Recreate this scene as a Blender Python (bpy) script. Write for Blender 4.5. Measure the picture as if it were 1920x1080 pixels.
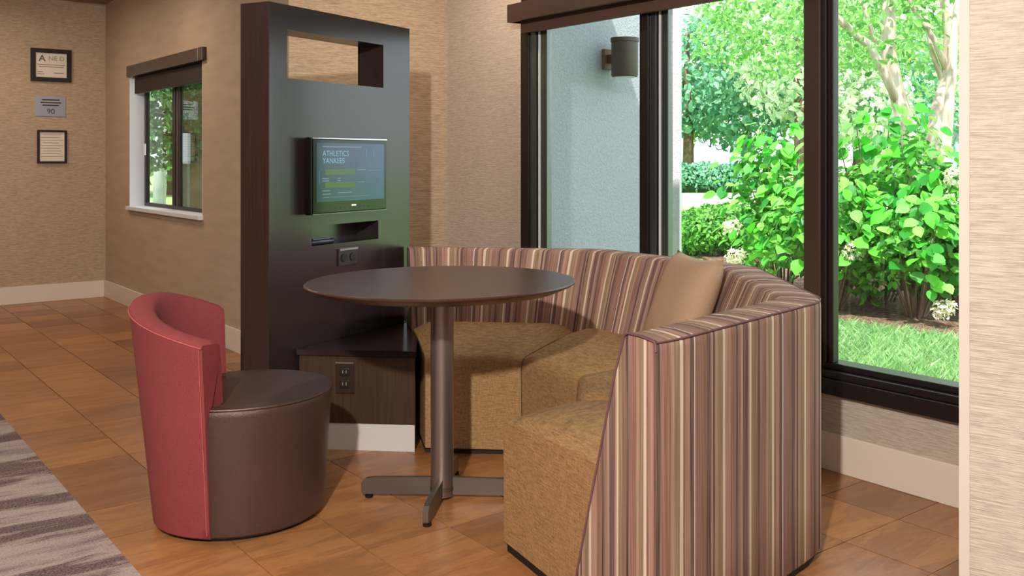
import bpy, bmesh, math, random
import numpy as np
from mathutils import Vector, Matrix
PI = math.pi
random.seed(4); rng = np.random.default_rng(4)
S = bpy.context.scene
C = S.collection
for o in list(bpy.data.objects): bpy.data.objects.remove(o)

# ------------------------------------------------------------------ camera
F, CX, HY, H = 1820.0, 1100.0, 298.0, 1.16          # focal length (px), principal column, horizon row, eye height
YAW = -math.radians(39.77)
CA, SA = math.cos(YAW), math.sin(YAW)
cam = bpy.data.objects.new('camera', bpy.data.cameras.new('camera')); C.objects.link(cam)
cam.location = (0, 0, H); cam.rotation_euler = (PI/2, 0, YAW)
cam.data.sensor_width = 36; cam.data.lens = F/1920*36
cam.data.shift_x = -(CX-960)/1920; cam.data.shift_y = -(540-HY)/1920
cam.data.clip_start = .05; cam.data.clip_end = 300
S.camera = cam

# ------------------------------------------------------------------ world, sun, lamps, exposure
w = bpy.data.worlds.new('sky'); S.world = w; w.use_nodes = True
wb = w.node_tree.nodes['Background']
wb.inputs[0].default_value = (.86, .95, 1.0, 1); wb.inputs[1].default_value = 2.5
S.view_settings.view_transform = 'Standard'; S.view_settings.look = 'None'
S.view_settings.gamma = 1; S.view_settings.use_curve_mapping = False
S.view_settings.exposure = 0.13
sun = bpy.data.objects.new('sun', bpy.data.lights.new('sun', 'SUN')); C.objects.link(sun)
sun.data.energy = 8.5; sun.data.angle = .02; sun.data.color = (1, .95, .86)
sun.rotation_euler = Vector((.55, .42, -1.25)).to_track_quat('-Z', 'Y').to_euler()

def lamp(x, y, z, power, size, col=(1, .86, .70), sy=None, tilt=None):
    l = bpy.data.lights.new('ceiling_lamp', 'AREA'); l.energy = power; l.color = col
    l.shape = 'RECTANGLE' if sy else 'DISK'; l.size = size
    if sy: l.size_y = sy
    o = bpy.data.objects.new('ceiling_lamp', l); C.objects.link(o); o.location = (x, y, z)
    if tilt: o.rotation_euler = (Vector(tilt)-Vector((x, y, z))).to_track_quat('-Z', 'Y').to_euler()
    return o
KEY = lamp(-.73, -.12, 2.30, 150, .10, (1, .95, .90), tilt=(1.1, 4.0, .6))
FILL_PANELS = [(-2.4, -1.6, 46), (-.7, -1.6, 42), (-.2, 3.6, 16), (-2.2, 3.0, 18)]  # added overhead panels for fill light, out of view
for x, y, p in FILL_PANELS: lamp(x, y, 2.40, p, 1.15, (1, .94, .88), .55)
FILL_SPOTS = [(1.0, 7.9, 12), (2.45, 4.2, 9), (1.3, 6.6, 9)]  # added unseen spots that brighten the far and middle walls
for x, y, p in FILL_SPOTS: lamp(x, y, 2.41, p, .12, (1, .80, .60))

# ------------------------------------------------------------------ helpers
def c2w(x, d): return (CA*x - SA*d, SA*x + CA*d)         # camera ground frame -> world
def px(u, v, d):                                         # a point seen at pixel u,v at depth d
    X, Y = c2w((u-CX)/F*d, d); return Vector((X, Y, H-(v-HY)/F*d))

def srgb(r, g, b):
    f = lambda c: (c/255/12.92) if c/255 <= .04045 else ((c/255+.055)/1.055)**2.4
    return (f(r), f(g), f(b), 1)

class M:
    """small node builder"""
    def __init__(s, name, col=(128, 128, 128), rough=.6, metal=0, spec=.5, coat=0):
        s.m = bpy.data.materials.new(name); s.m.use_nodes = True
        s.t = s.m.node_tree; s.b = s.t.nodes['Principled BSDF']
        s.b.inputs['Base Color'].default_value = srgb(*col); s.b.inputs['Roughness'].default_value = rough
        s.b.inputs['Metallic'].default_value = metal; s.b.inputs['Specular IOR Level'].default_value = spec
        if coat: s.b.inputs['Coat Weight'].default_value = coat; s.b.inputs['Coat Roughness'].default_value = .12
    def n(s, kind, **kw):
        nd = s.t.nodes.new(kind)
        for k, v in kw.items():
            if k in nd.inputs.keys(): nd.inputs[k].default_value = v
            else: setattr(nd, k, v)
        return nd
    def l(s, a, b): s.t.links.new(a, b)
    def coord(s, kind='Object', scale=(1, 1, 1), rot=(0, 0, 0), loc=(0, 0, 0)):
        if kind == 'World': g = s.n('ShaderNodeNewGeometry').outputs['Position']
        else: g = s.n('ShaderNodeTexCoord').outputs[kind]
        mp = s.n('ShaderNodeMapping'); s.l(g, mp.inputs[0])
        mp.inputs['Scale'].default_value = scale; mp.inputs['Rotation'].default_value = rot; mp.inputs['Location'].default_value = loc
        return mp.outputs[0]
    def noise(s, vec, scale=5, detail=3, rough=.5, dist=0):
        nd = s.n('ShaderNodeTexNoise'); nd.inputs['Scale'].default_value = scale; nd.inputs['Detail'].default_value = detail
        nd.inputs['Roughness'].default_value = rough; nd.inputs['Distortion'].default_value = dist
        s.l(vec, nd.inputs['Vector']); return nd.outputs['Fac']
    def ramp(s, fac, stops, interp='LINEAR'):
        r = s.n('ShaderNodeValToRGB'); r.color_ramp.interpolation = interp
        e = r.color_ramp.elements
        while len(e) < len(stops): e.new(.5)
        for i, (p, c) in enumerate(stops): e[i].position = p; e[i].color = srgb(*c)
        s.l(fac, r.inputs[0]); return r.outputs[0]
    def mix(s, fac, a, b, mode='MIX'):
        m_ = s.n('ShaderNodeMix', data_type='RGBA', blend_type=mode)
        for sock, v in ((m_.inputs[0], fac), (m_.inputs[6], a), (m_.inputs[7], b)):
            if hasattr(v, 'is_linked') or hasattr(v, 'links'): s.l(v, sock)
            else: sock.default_value = v
        return m_.outputs[2]
    def col(s, out): s.l(out, s.b.inputs['Base Color'])
    def bump(s, fac, strength=.3, dist=.002):
        b = s.n('ShaderNodeBump'); b.inputs['Strength'].default_value = strength; b.inputs['Distance'].default_value = dist
        s.l(fac, b.inputs['Height']); s.l(b.outputs[0], s.b.inputs['Normal'])

def simple(name, col, rough=.6, metal=0, spec=.5, coat=0, vary=.0):
    q = M(name, col, rough, metal, spec, coat)
    if vary:
        a = tuple(max(0, c*(1-vary)) for c in col); b = tuple(min(255, c*(1+vary)) for c in col)
        q.col(q.ramp(q.noise(q.coord(), 6, 4), [(.3, a), (.7, b)]))
    return q.m

def wallpaper(name, a, b, axis):
    """woven grasscloth: fine horizontal slubs"""
    q = M(name, a, .85, spec=.2)
    sc = (4.2, 4.2, 30)
    n1 = q.noise(q.coord('World', sc), 6, 5, .65); n2 = q.noise(q.coord('World', (2, 2, 90)), 5, 2)
    n3 = q.noise(q.coord('World', (.9, .9, .7)), 2, 2)
    mx = q.n('ShaderNodeMath', operation='ADD'); q.l(n1, mx.inputs[0]); q.l(n2, mx.inputs[1])
    hf = q.n('ShaderNodeMath', operation='MULTIPLY'); q.l(mx.outputs[0], hf.inputs[0]); hf.inputs[1].default_value = .5
    c1 = q.ramp(hf.outputs[0], [(.40, b), (.58, a)])
    d = tuple(c*.95 for c in a)
    q.col(q.mix(.25, c1, q.ramp(n3, [(.35, d), (.65, a)])))
    q.bump(hf.outputs[0], .7, .005); return q.m

def wood_dark(name, a=(66, 44, 38), b=(48, 32, 28), rough=.32, sc=(1.5, 1.5, .05), k=30):
    q = M(name, a, rough, spec=.5)
    n = q.noise(q.coord('Object', (sc[0]*k, sc[1]*k, sc[2]*k)), 3, 4, .6)
    q.col(q.ramp(n, [(.3, b), (.7, a)])); q.bump(n, .08, .001); return q.m

def leafmat(name, cols, trans=.35, rough=.45):
    q = M(name, cols[0], rough, spec=.35)
    g = q.n('ShaderNodeNewGeometry').outputs['Random Per Island']; oi = q.n('ShaderNodeObjectInfo').outputs['Random']
    ad = q.n('ShaderNodeMath', operation='ADD'); q.l(g, ad.inputs[0]); q.l(oi, ad.inputs[1])
    fr = q.n('ShaderNodeMath', operation='FRACT'); q.l(ad.outputs[0], fr.inputs[0])
    c = q.ramp(fr.outputs[0], [(i/(len(cols)-1), cc) for i, cc in enumerate(cols)])
    q.col(c)
    tr = q.n('ShaderNodeBsdfTranslucent'); q.l(c, tr.inputs[0])
    ms = q.n('ShaderNodeMixShader'); ms.inputs[0].default_value = trans
    q.l(q.b.outputs[0], ms.inputs[1]); q.l(tr.outputs[0], ms.inputs[2])
    q.l(ms.outputs[0], q.t.nodes['Material Output'].inputs[0]); return q.m

def mesh(name, verts, faces, mat, parent=None, smooth=False, uv=None):
    me = bpy.data.meshes.new(name); me.from_pydata([tuple(v) for v in verts], [], faces); me.update()
    if mat: me.materials.append(mat)
    if uv is not None:
        lay = me.uv_layers.new(name='UVMap')
        for i, l in enumerate(me.loops): lay.data[i].uv = uv[i]
    if smooth:
        for p in me.polygons: p.use_smooth = True
    o = bpy.data.objects.new(name, me); C.objects.link(o)
    if parent: o.parent = parent
    return o
def frombm(name, bm, mat, parent=None, smooth=False):
    me = bpy.data.meshes.new(name); bmesh.ops.recalc_face_normals(bm, faces=bm.faces); bm.to_mesh(me); bm.free()
    if mat: me.materials.append(mat)
    if smooth:
        for p in me.polygons: p.use_smooth = True
    o = bpy.data.objects.new(name, me); C.objects.link(o)
    if parent: o.parent = parent
    return o
def bmbox(bm, lo, hi, bev=0):
    vs = [bm.verts.new((x, y, z)) for x in (lo[0], hi[0]) for y in (lo[1], hi[1]) for z in (lo[2], hi[2])]
    fs = [(0, 1, 3, 2), (4, 6, 7, 5), (0, 4, 5, 1), (2, 3, 7, 6), (0, 2, 6, 4), (1, 5, 7, 3)]
    faces = [bm.faces.new([vs[i] for i in f]) for f in fs]
    if bev:
        es = list({e for f in faces for e in f.edges})
        bmesh.ops.bevel(bm, geom=es, offset=bev, segments=2, affect='EDGES', profile=.5)
def box(name, lo, hi, mat, parent=None, bev=0):
    bm = bmesh.new(); bmbox(bm, lo, hi, bev); return frombm(name, bm, mat, parent)
def prism(name, pts, z0, z1, mat, parent=None, bev=0, seg=2):
    bm = bmesh.new(); a = [bm.verts.new((p[0], p[1], z0)) for p in pts]; b = [bm.verts.new((p[0], p[1], z1)) for p in pts]
    n = len(pts); bm.faces.new(a[::-1]); bm.faces.new(b)
    for i in range(n): bm.faces.new([a[i], a[(i+1) % n], b[(i+1) % n], b[i]])
    if bev: bmesh.ops.bevel(bm, geom=list(bm.edges), offset=bev, segments=seg, affect='EDGES')
    return frombm(name, bm, mat, parent)
def lathe(name, prof, mat, parent=None, n=64, smooth=True, loc=(0, 0, 0)):
    vs, fs = [], []
    for r, z in prof:
        for i in range(n): a = 2*PI*i/n; vs.append((loc[0]+r*math.cos(a), loc[1]+r*math.sin(a), loc[2]+z))
    for k in range(len(prof)-1):
        for i in range(n): j = (i+1) % n; fs.append((k*n+i, k*n+j, (k+1)*n+j, (k+1)*n+i))
    fs.append(tuple(range(n))[::-1]); fs.append(tuple((len(prof)-1)*n+i for i in range(n)))
    o = mesh(name, vs, fs, mat, parent)
    if smooth:
        for p in o.data.polygons: p.use_smooth = True
        o.data.set_sharp_from_angle(angle=math.radians(40))
    return o
def tube(name, pts, rads, mat, parent=None, n=8):
    vs, fs = [], []
    pts = [Vector(p) for p in pts]
    for k, p in enumerate(pts):
        d = (pts[min(k+1, len(pts)-1)]-pts[max(k-1, 0)]).normalized()
        u = d.orthogonal().normalized() if k == 0 else (u - d*u.dot(d)).normalized()
        v = d.cross(u)
        for i in range(n):
            a = 2*PI*i/n; vs.append(p+(u*math.cos(a)+v*math.sin(a))*rads[k])
    for k in range(len(pts)-1):
        for i in range(n): j = (i+1) % n; fs.append((k*n+i, k*n+j, (k+1)*n+j, (k+1)*n+i))
    fs.append(tuple(range(n))[::-1]); fs.append(tuple((len(pts)-1)*n+i for i in range(n)))
    return mesh(name, vs, fs, mat, parent, True)
def joined_tubes(name, specs, mat, parent=None, n=6):
    vs, fs = [], []
    for pts, rads in specs:
        b = len(vs); pts = [Vector(p) for p in pts]
        for k, p in enumerate(pts):
            d = (pts[min(k+1, len(pts)-1)]-pts[max(k-1, 0)]).normalized()
            u = d.orthogonal().normalized() if k == 0 else (u - d*u.dot(d)).normalized()
            v = d.cross(u)
            for i in range(n):
                a = 2*PI*i/n; vs.append(p+(u*math.cos(a)+v*math.sin(a))*rads[k])
        for k in range(len(pts)-1):
            for i in range(n): j = (i+1) % n; fs.append((b+k*n+i, b+k*n+j, b+(k+1)*n+j, b+(k+1)*n+i))
    return mesh(name, vs, fs, mat, parent, True)
def thing(name, label, cat, loc=(0, 0, 0), rz=0, group=None):
    o = bpy.data.objects.new(name, None); C.objects.link(o); o.location = loc; o.rotation_euler = (0, 0, rz)
    return tag(o, label, cat, group)
def tag(o, label, cat, group=None, kind=None):
    o['label'] = label; o['category'] = cat
    if group: o['group'] = group
    if kind: o['kind'] = kind
    return o
def struct(o): o['kind'] = 'structure'; return o
def text(name, s, size, mat, parent, loc, rot, align='LEFT', ext=.0008, sx=1):
    cu = bpy.data.curves.new(name, 'FONT'); cu.body = s; cu.size = size; cu.extrude = ext; cu.align_x = align
    t = bpy.data.objects.new('tmp', cu); C.objects.link(t)
    bpy.context.view_layer.update()
    me = bpy.data.meshes.new_from_object(t.evaluated_get(bpy.context.evaluated_depsgraph_get()))
    bpy.data.objects.remove(t); me.materials.clear(); me.materials.append(mat)
    o = bpy.data.objects.new(name, me); C.objects.link(o); o.parent = parent; o.location = loc; o.rotation_euler = rot; o.scale = (sx, 1, 1)
    return o

# ------------------------------------------------------------------ materials
WP = wallpaper('grasscloth_wallpaper', (202, 178, 152), (150, 128, 106), 0)
WP2 = wallpaper('grasscloth_wallpaper_pale', (202, 188, 172), (164, 150, 136), 0)  # same paper as WP, differing light put into its greyer colour
q_ = M('smooth_taupe_wall', (186, 164, 140), .75, spec=.25); q_.col(q_.ramp(q_.noise(q_.coord('World', (1, 1, 6)), 3, 3), [(.3, (180, 158, 134)), (.7, (192, 170, 146))])); WPD = q_.m
PAINT_W = simple('cream_trim_paint', (226, 212, 196), .5)
WHITE = simple('white_paint', (225, 226, 235), .5)
CEIL = simple('ceiling_paint', (150, 132, 112), .9)
BLACKM = simple('black_bronze_metal', (26, 18, 17), .38, .0, .5)
BROWNM = simple('brown_valance_wood', (62, 42, 34), .45)
GREYM = simple('anodised_frame_metal', (105, 112, 108), .3, .85)
PALEM = simple('pale_gasket', (215, 222, 220), .4)
KW = wood_dark('espresso_laminate', (50, 39, 38), (39, 30, 30), .22)
KW.node_tree.nodes['Principled BSDF'].inputs['Specular IOR Level'].default_value = .75
CW = wood_dark('espresso_cabinet_veneer', (74, 54, 42), (56, 40, 32), .34)
LEDGE = wood_dark('espresso_ledge_top', (52, 38, 34), (40, 30, 28), .16)
TW = wood_dark('walnut_table_veneer', (88, 66, 56), (70, 50, 43), .30, sc=(.08, 1.3, 1.3), k=26)
TE = simple('walnut_table_edge', (70, 42, 32), .4)
STEEL = simple('brushed_steel', (150, 138, 132), .34, .85)
STEEL2 = simple('brushed_steel_bar', (118, 106, 98), .42, .8)
RUBBER = simple('black_rubber', (16, 14, 14), .6)

def glass(name, tint=(1, 1, 1), extra=0.0):
    q = M(name); t = q.t; t.nodes.remove(q.b)
    tr = q.n('ShaderNodeBsdfTransparent'); tr.inputs[0].default_value = (*tint, 1)
    gl = q.n('ShaderNodeBsdfGlossy'); gl.inputs['Roughness'].default_value = 0.0
    lw = q.n('ShaderNodeLayerWeight'); lw.inputs[0].default_value = .5          # Schlick, the same from both sides
    pw = q.n('ShaderNodeMath', operation='POWER'); q.l(lw.outputs['Facing'], pw.inputs[0]); pw.inputs[1].default_value = 5
    ad = q.n('ShaderNodeMath', operation='MULTIPLY_ADD', use_clamp=True); q.l(pw.outputs[0], ad.inputs[0]); ad.inputs[1].default_value = .95; ad.inputs[2].default_value = .075+extra
    ms = q.n('ShaderNodeMixShader'); q.l(ad.outputs[0], ms.inputs[0]); q.l(tr.outputs[0], ms.inputs[1]); q.l(gl.outputs[0], ms.inputs[2])
    q.l(ms.outputs[0], t.nodes['Material Output'].inputs[0]); return q.m
GLASS = glass('window_glass', (.97, .99, .98))

def tile_mat():
    q = M('terracotta_wood_tile', (170, 110, 65), .34, spec=.45)
    oi = q.n('ShaderNodeObjectInfo').outputs['Random']
    pos = q.coord('World', (1, 1, 1))
    off = q.n('ShaderNodeVectorMath', operation='MULTIPLY'); cb = q.n('ShaderNodeCombineXYZ'); q.l(oi, cb.inputs[0]); q.l(oi, cb.inputs[1])
    q.l(cb.outputs[0], off.inputs[0]); off.inputs[1].default_value = (37, 91, 0)
    ad = q.n('ShaderNodeVectorMath', operation='ADD'); q.l(pos, ad.inputs[0]); q.l(off.outputs[0], ad.inputs[1])
    mp = q.n('ShaderNodeMapping'); q.l(ad.outputs[0], mp.inputs[0]); mp.inputs['Scale'].default_value = (1.6, 6.5, 1)
    big = q.noise(mp.outputs[0], 1.6, 3, .55, 1.3)
    ws = q.n('ShaderNodeMath', operation='MULTIPLY'); q.l(big, ws.inputs[0]); ws.inputs[1].default_value = 9.0
    sn = q.n('ShaderNodeMath', operation='FRACT'); q.l(ws.outputs[0], sn.inputs[0])
    pp = q.n('ShaderNodeMath', operation='PINGPONG'); q.l(ws.outputs[0], pp.inputs[0]); pp.inputs[1].default_value = 1.0
    fine = q.noise(mp.outputs[0], 14, 5, .7)
    c0 = q.ramp(big, [(.3, (148, 98, 58)), (.5, (174, 121, 73)), (.72, (192, 138, 88))])
    c1 = q.mix(.24, c0, q.ramp(pp.outputs[0], [(.0, (110, 66, 38)), (1, (200, 140, 88))]))
    c2 = q.mix(.32, c1, q.ramp(fine, [(.3, (112, 74, 46)), (.7, (196, 140, 92))]))
    c3 = q.mix(.85, c2, q.ramp(oi, [(0, (196, 180, 170)), (.35, (228, 220, 214)), (.7, (244, 236, 226)), (1, (255, 250, 240))]), 'MULTIPLY')
    q.col(c3); q.bump(fine, .12, .001)
    q.l(q.ramp(fine, [(.2, (140, 140, 140)), (.8, (160, 160, 160))]), q.b.inputs['Roughness'])
    return q.m
TILE = tile_mat()
GROUT = simple('dark_grout', (60, 38, 28), .9)

def carpet_mat():
    q = M('streaked_carpet', (130, 115, 110), .95, spec=.1)
    c = q.coord('World', (.9, 4.2, 1), rot=(0, 0, math.radians(5)))
    n = q.noise(c, 1.0, 6, .62, .5); n2 = q.noise(q.coord('World', (1.5, 30, 1)), 5, 4, .7); n3 = q.noise(q.coord('World'), 160, 2)
    m1 = q.n('ShaderNodeMath', operation='MULTIPLY_ADD'); q.l(n2, m1.inputs[0]); m1.inputs[1].default_value = .16; q.l(n, m1.inputs[2])
    c1 = q.ramp(m1.outputs[0], [(.50, (70, 42, 50)), (.545, (96, 66, 70)), (.57, (150, 132, 126)), (.62, (178, 160, 150)), (.68, (150, 134, 128)), (.74, (112, 96, 96))])
    q.col(q.mix(.3, c1, q.ramp(n3, [(.3, (80, 66, 64)), (.7, (206, 192, 182))])))
    q.bump(n3, .6, .004); return q.m

def stripe_mat():
    q = M('striped_upholstery', (150, 120, 110), .85, spec=.2)
    uv = q.n('ShaderNodeTexCoord').outputs['UV']; sp = q.n('ShaderNodeSeparateXYZ'); q.l(uv, sp.inputs[0])
    mu = q.n('ShaderNodeMath', operation='MULTIPLY'); q.l(sp.outputs[0], mu.inputs[0]); mu.inputs[1].default_value = 1/.44
    fr = q.n('ShaderNodeMath', operation='FRACT'); q.l(mu.outputs[0], fr.inputs[0])
    pl, mv, br, tn, cr, ol, dk, pk = (88, 60, 60), (138, 102, 94), (132, 94, 76), (172, 138, 114), (228, 208, 186), (142, 118, 88), (60, 40, 42), (168, 128, 110)
    seq = [(dk, 3), (mv, 6), (br, 6), (tn, 4), (ol, 7), (cr, 4), (br, 3), (pk, 7), (pl, 4), (dk, 2), (cr, 2), (mv, 9), (br, 8), (pl, 7), (tn, 3), (dk, 3), (tn, 5), (ol, 8), (cr, 4), (tn, 3), (pk, 6), (br, 9), (dk, 3), (mv, 5), (tn, 4), (pl, 9), (pk, 3), (cr, 3), (ol, 5), (br, 7)]
    T = sum(s for _, s in seq); p = 0; st = []
    for c_, s_ in seq: st.append((p/T, c_)); p += s_
    c1 = q.ramp(fr.outputs[0], st, 'CONSTANT')
    mp = q.n('ShaderNodeMapping'); q.l(uv, mp.inputs[0]); mp.inputs['Scale'].default_value = (260, 3, 1)
    n = q.noise(mp.outputs[0], 1, 3)
    c2 = q.mix(.28, c1, q.ramp(n, [(.35, (96, 66, 62)), (.65, (206, 176, 156))]))
    q.col(c2)
    mp2 = q.n('ShaderNodeMapping'); q.l(uv, mp2.inputs[0]); mp2.inputs['Scale'].default_value = (300, 300, 1)
    q.bump(q.noise(mp2.outputs[0], 1, 2), .35, .002); return q.m
STRIPE = stripe_mat()

def seat_mat():
    q = M('olive_tan_weave', (160, 125, 80), .75, spec=.3)
    n = q.noise(q.coord('World', (9, 9, 120)), 3, 4, .75); n2 = q.noise(q.coord('World', (60, 60, 25)), 3, 4, .7)
    c = q.mix(.4, q.ramp(n, [(.3, (100, 74, 44)), (.64, (190, 150, 100))]), q.ramp(n2, [(.36, (112, 80, 46)), (.64, (178, 136, 92))]))
    q.col(c); q.bump(n, .4, .003); return q.m
SEAT = seat_mat()
def cloth(name, a, b, sc=260, rough=.8, bs=.35, metal=0, spec=.3):
    q = M(name, a, rough, metal, spec)
    n = q.noise(q.coord('Object', (1, 1, 1)), sc, 2); n2 = q.noise(q.coord('Object'), 5, 3)
    q.col(q.mix(.3, q.ramp(n, [(.35, a), (.65, b)]), q.ramp(n2, [(.3, a), (.7, b)]))); q.bump(n, bs, .002); return q.m
PINK = cloth('raspberry_upholstery', (122, 52, 55), (146, 66, 65), 420)
VINYL = cloth('brown_shimmer_vinyl', (72, 54, 50), (92, 70, 64), 420, .36, .5, .35, .6)
PILLOW = cloth('tan_cushion_fabric', (166, 134, 106), (182, 150, 120), 400)

# ------------------------------------------------------------------ room shell
XB, XD, YA, YA2, YW, ZC = 3.02, 2.117, 4.91, 5.06, 8.887, 2.464
ROOMX0, ROOMY0 = -5.0, -3.5
fl = struct(box('floor', (.775, ROOMY0, -.06), (XB+.0, YW, -.006), GROUT))
PX, PY = .2853, .29
bm = bmesh.new(); bmbox(bm, (-PX/2+.0018, -PY/2+.0018, -.006), (PX/2-.0018, PY/2-.0018, 0)); 
tile_me = bpy.data.meshes.new('tile'); bmesh.ops.recalc_face_normals(bm, faces=bm.faces); bm.to_mesh(tile_me); bm.free(); tile_me.materials.append(TILE)
cuts = {}
def add_tile(x0, x1, y0, y1):
    o = None
    if abs(x1-x0-PX) < 1e-4:
        o = bpy.data.objects.new('tile', tile_me)
    else:
        k = round(x1-x0, 4)
        if k not in cuts:
            b2 = bmesh.new(); bmbox(b2, (-k/2+.0018, -PY/2+.0018, -.006), (k/2-.0018, PY/2-.0018, 0))
            me = bpy.data.meshes.new('tile'); bmesh.ops.recalc_face_normals(b2, faces=b2.faces); b2.to_mesh(me); b2.free(); me.materials.append(TILE); cuts[k] = me
        o = bpy.data.objects.new('tile', cuts[k])
    o.scale.y = (y1-y0)/PY
    C.objects.link(o); o.parent = fl; o.location = ((x0+x1)/2, (y0+y1)/2, random.uniform(-.0006, .0004))
xs = [1.056-PX+PX*i for i in range(9)]
for j in range(-7, 22):
    y0 = 2.63+PY*j
    if y0+.02 > YW: continue
    for i in range(8):
        x0, x1 = xs[i], min(xs[i]+PX, XB)
        if y0 > YA2-.05 and x0 > XD: continue
        if y0+PY < 1.0 and x0 > 1.9: continue
        if y0 > YA2-.05: x1 = min(x1, XD)
        if x1-x0 > .03: add_tile(x0, x1, y0, min(y0+PY, YW-.002))
carpet = tag(box('carpet', (ROOMX0, ROOMY0, -.06), (.772, YW, .006), carpet_mat()),
             'taupe carpet with dark plum streaks beside the tiled floor', 'carpet')
struct(box('ceiling', (ROOMX0-.1, ROOMY0-.1, ZC), (XB+.14, YW+.12, ZC+.12), CEIL))

def wall_x(name, x, y0, y1, mat, holes=(), th=.12, z1=ZC):
    """wall in a plane x = const, facing -x, with rectangular holes (ya,yb,za,zb)"""
    bm = bmesh.new()
    ys = sorted({y0, y1, *[h[0] for h in holes], *[h[1] for h in holes]}); zs = sorted({-.06, z1, *[h[2] for h in holes], *[h[3] for h in holes]})
    for a, b in zip(ys, ys[1:]):
        for c, d in zip(zs, zs[1:]):
            if any(h[0] <= a and b <= h[1] and h[2] <= c and d <= h[3] for h in holes): continue
            bmbox(bm, (x, a, c), (x+th, b, d))
    bmesh.ops.remove_doubles(bm, verts=bm.verts, dist=1e-5)
    return struct(frombm(name, bm, mat))
WY0, WY1, WZ0, WZ1 = .75, 4.16, .29, 2.02           # big window opening in wall_right
SY0, SY1, SZ0, SZ1 = 6.444, 8.152, .787, 1.84       # small window
wall_x('wall_right', XB, ROOMY0, YA, WP2, [(WY0, WY1, WZ0, WZ1)])
wall_x('wall_left', XD, YA2, YW, WPD, [(SY0, SY1, SZ0, SZ1)], th=.14)
struct(prism('wall_middle', [(XD, YA2), (XB+.12, YA-.02), (XB+.12, YA+.12), (XD+.14, YA2+.14)], -.06, ZC, WP))
struct(box('wall_far', (ROOMX0, YW, -.06), (XD+.14, YW+.12, ZC), WP))
struct(box('wall_back', (ROOMX0, ROOMY0-.12, -.06), (XB+.12, ROOMY0, ZC), WP))
struct(box('wall_side', (ROOMX0-.12, ROOMY0, -.06), (ROOMX0, YW, ZC), WP))
# pier at the right edge of the view
P0 = Vector(c2w((1800-CX)/F*1.9, 1.9)); pd = Vector((.25, -.968)); P1 = P0+pd*1.3
struct(prism('wall_pier', [tuple(P0), (XB, P0.y), (XB, P1.y), tuple(P1)], -.06, ZC, WP2))
tr_ = struct(prism('trim_1', [tuple(P0-Vector((.004, .0))), tuple(P0+pd*.018-Vector((.004, .002))), tuple(P0+pd*.018+Vector((.01, .004))), tuple(P0+Vector((.02, .008)))], 0, ZC, simple('corner_guard_paint', (200, 188, 176), .6)))
# baseboards
def base_x(name, x, y0, y1): return struct(box(name, (x-.014, y0, 0), (x, y1, .14), PAINT_W, bev=.003))
base_x('baseboard_right', XB, P0.y, YA-.01); base_x('baseboard_left', XD, YA2, YW)
struct(box('baseboard_far', (ROOMX0, YW-.014, 0), (XD-.014, YW, .14), PAINT_W, bev=.003))

# ---- big window
win = bpy.data.objects.new('window_1', None); C.objects.link(win); win['kind'] = 'structure'
X0 = XB
def bar(name, y0, y1, z0, z1, x0, x1, mat, parent=win, bev=.003): return box(name, (x0, y0, z0), (x1, y1, z1), mat, parent, bev)
bar('window_sill', WY0, WY1, .288, .345, X0-.035, X0+.12, BLACKM)
bar('bottom_rail', WY0, WY1, .345, .372, X0-.018, X0+.10, BLACKM)
bar('bottom_track', WY0, WY1, .372, .396, X0+.012, X0+.09, BLACKM)
bar('top_rail', WY0, WY1, 1.95, WZ1, X0-.01, X0+.12, BLACKM)
def mull(ya, yb):                                    # ya far edge, yb near edge ; stepped profile
    w_ = ya-yb
    bar('mullion', ya-w_*.34, ya, .396, 1.95, X0-.012, X0+.045, BLACKM)
    bar('mullion', ya-w_*.60, ya-w_*.34, .396, 1.95, X0+.0, X0+.045, GREYM)
    bar('mullion', ya-w_*.68, ya-w_*.60, .396, 1.95, X0+.008, X0+.045, BLACKM)
    bar('gasket', ya-w_*.73, ya-w_*.68, .396, 1.95, X0+.004, X0+.045, PALEM)
    bar('mullion', yb, ya-w_*.73, .396, 1.95, X0+.012, X0+.045, GREYM)
mull(4.16, 3.965); mull(3.24, 3.08)
# third mullion: dark
bar('mullion', 2.245, 2.32, .396, 1.95, X0-.012, X0+.045, BROWNM); bar('mullion', 2.225, 2.245, .396, 1.95, X0-.0, X0+.045, BLACKM); bar('mullion', 2.20, 2.225, .396, 1.95, X0+.01, X0+.045, BLACKM)
bar('mullion', WY0, WY0+.09, .396, 1.95, X0-.01, X0+.1, BLACKM)
for a, b in ((3.08, 3.24), (4.0, 4.1)): pass
for a, b in ((3.20, 4.0), (2.30, 3.10), (WY0+.05, 2.21)):
    mesh('glass_pane', [(X0+.03, a, .38), (X0+.03, b, .38), (X0+.03, b, 1.97), (X0+.03, a, 1.97)], [(0, 1, 2, 3)], GLASS, win)
val = thing('window_valance', 'long dark brown valance box over the big window', 'valance', (2.90, 2.45, 1.866))
def vb(name, lo, hi, mat, par): return box(name, tuple(Vector(lo)-Vector((2.90, 2.45, 1.866))), tuple(Vector(hi)-Vector((2.90, 2.45, 1.866))), mat, par, .002)
vb('fascia_board', (2.90, .60, 1.866), (2.918, 4.13, 1.958), BROWNM, val)
vb('top_board', (2.918, .60, 1.942), (3.02, 4.13, 1.958), BROWNM, val)
vb('end_board', (2.918, 4.113, 1.866), (3.02, 4.13, 1.942), BROWNM, val)
vb('blind_roll', (2.965, .70, 1.812), (2.99, 4.10, 1.90), simple('brown_roller_blind', (92, 66, 56), .6), val)

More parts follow.
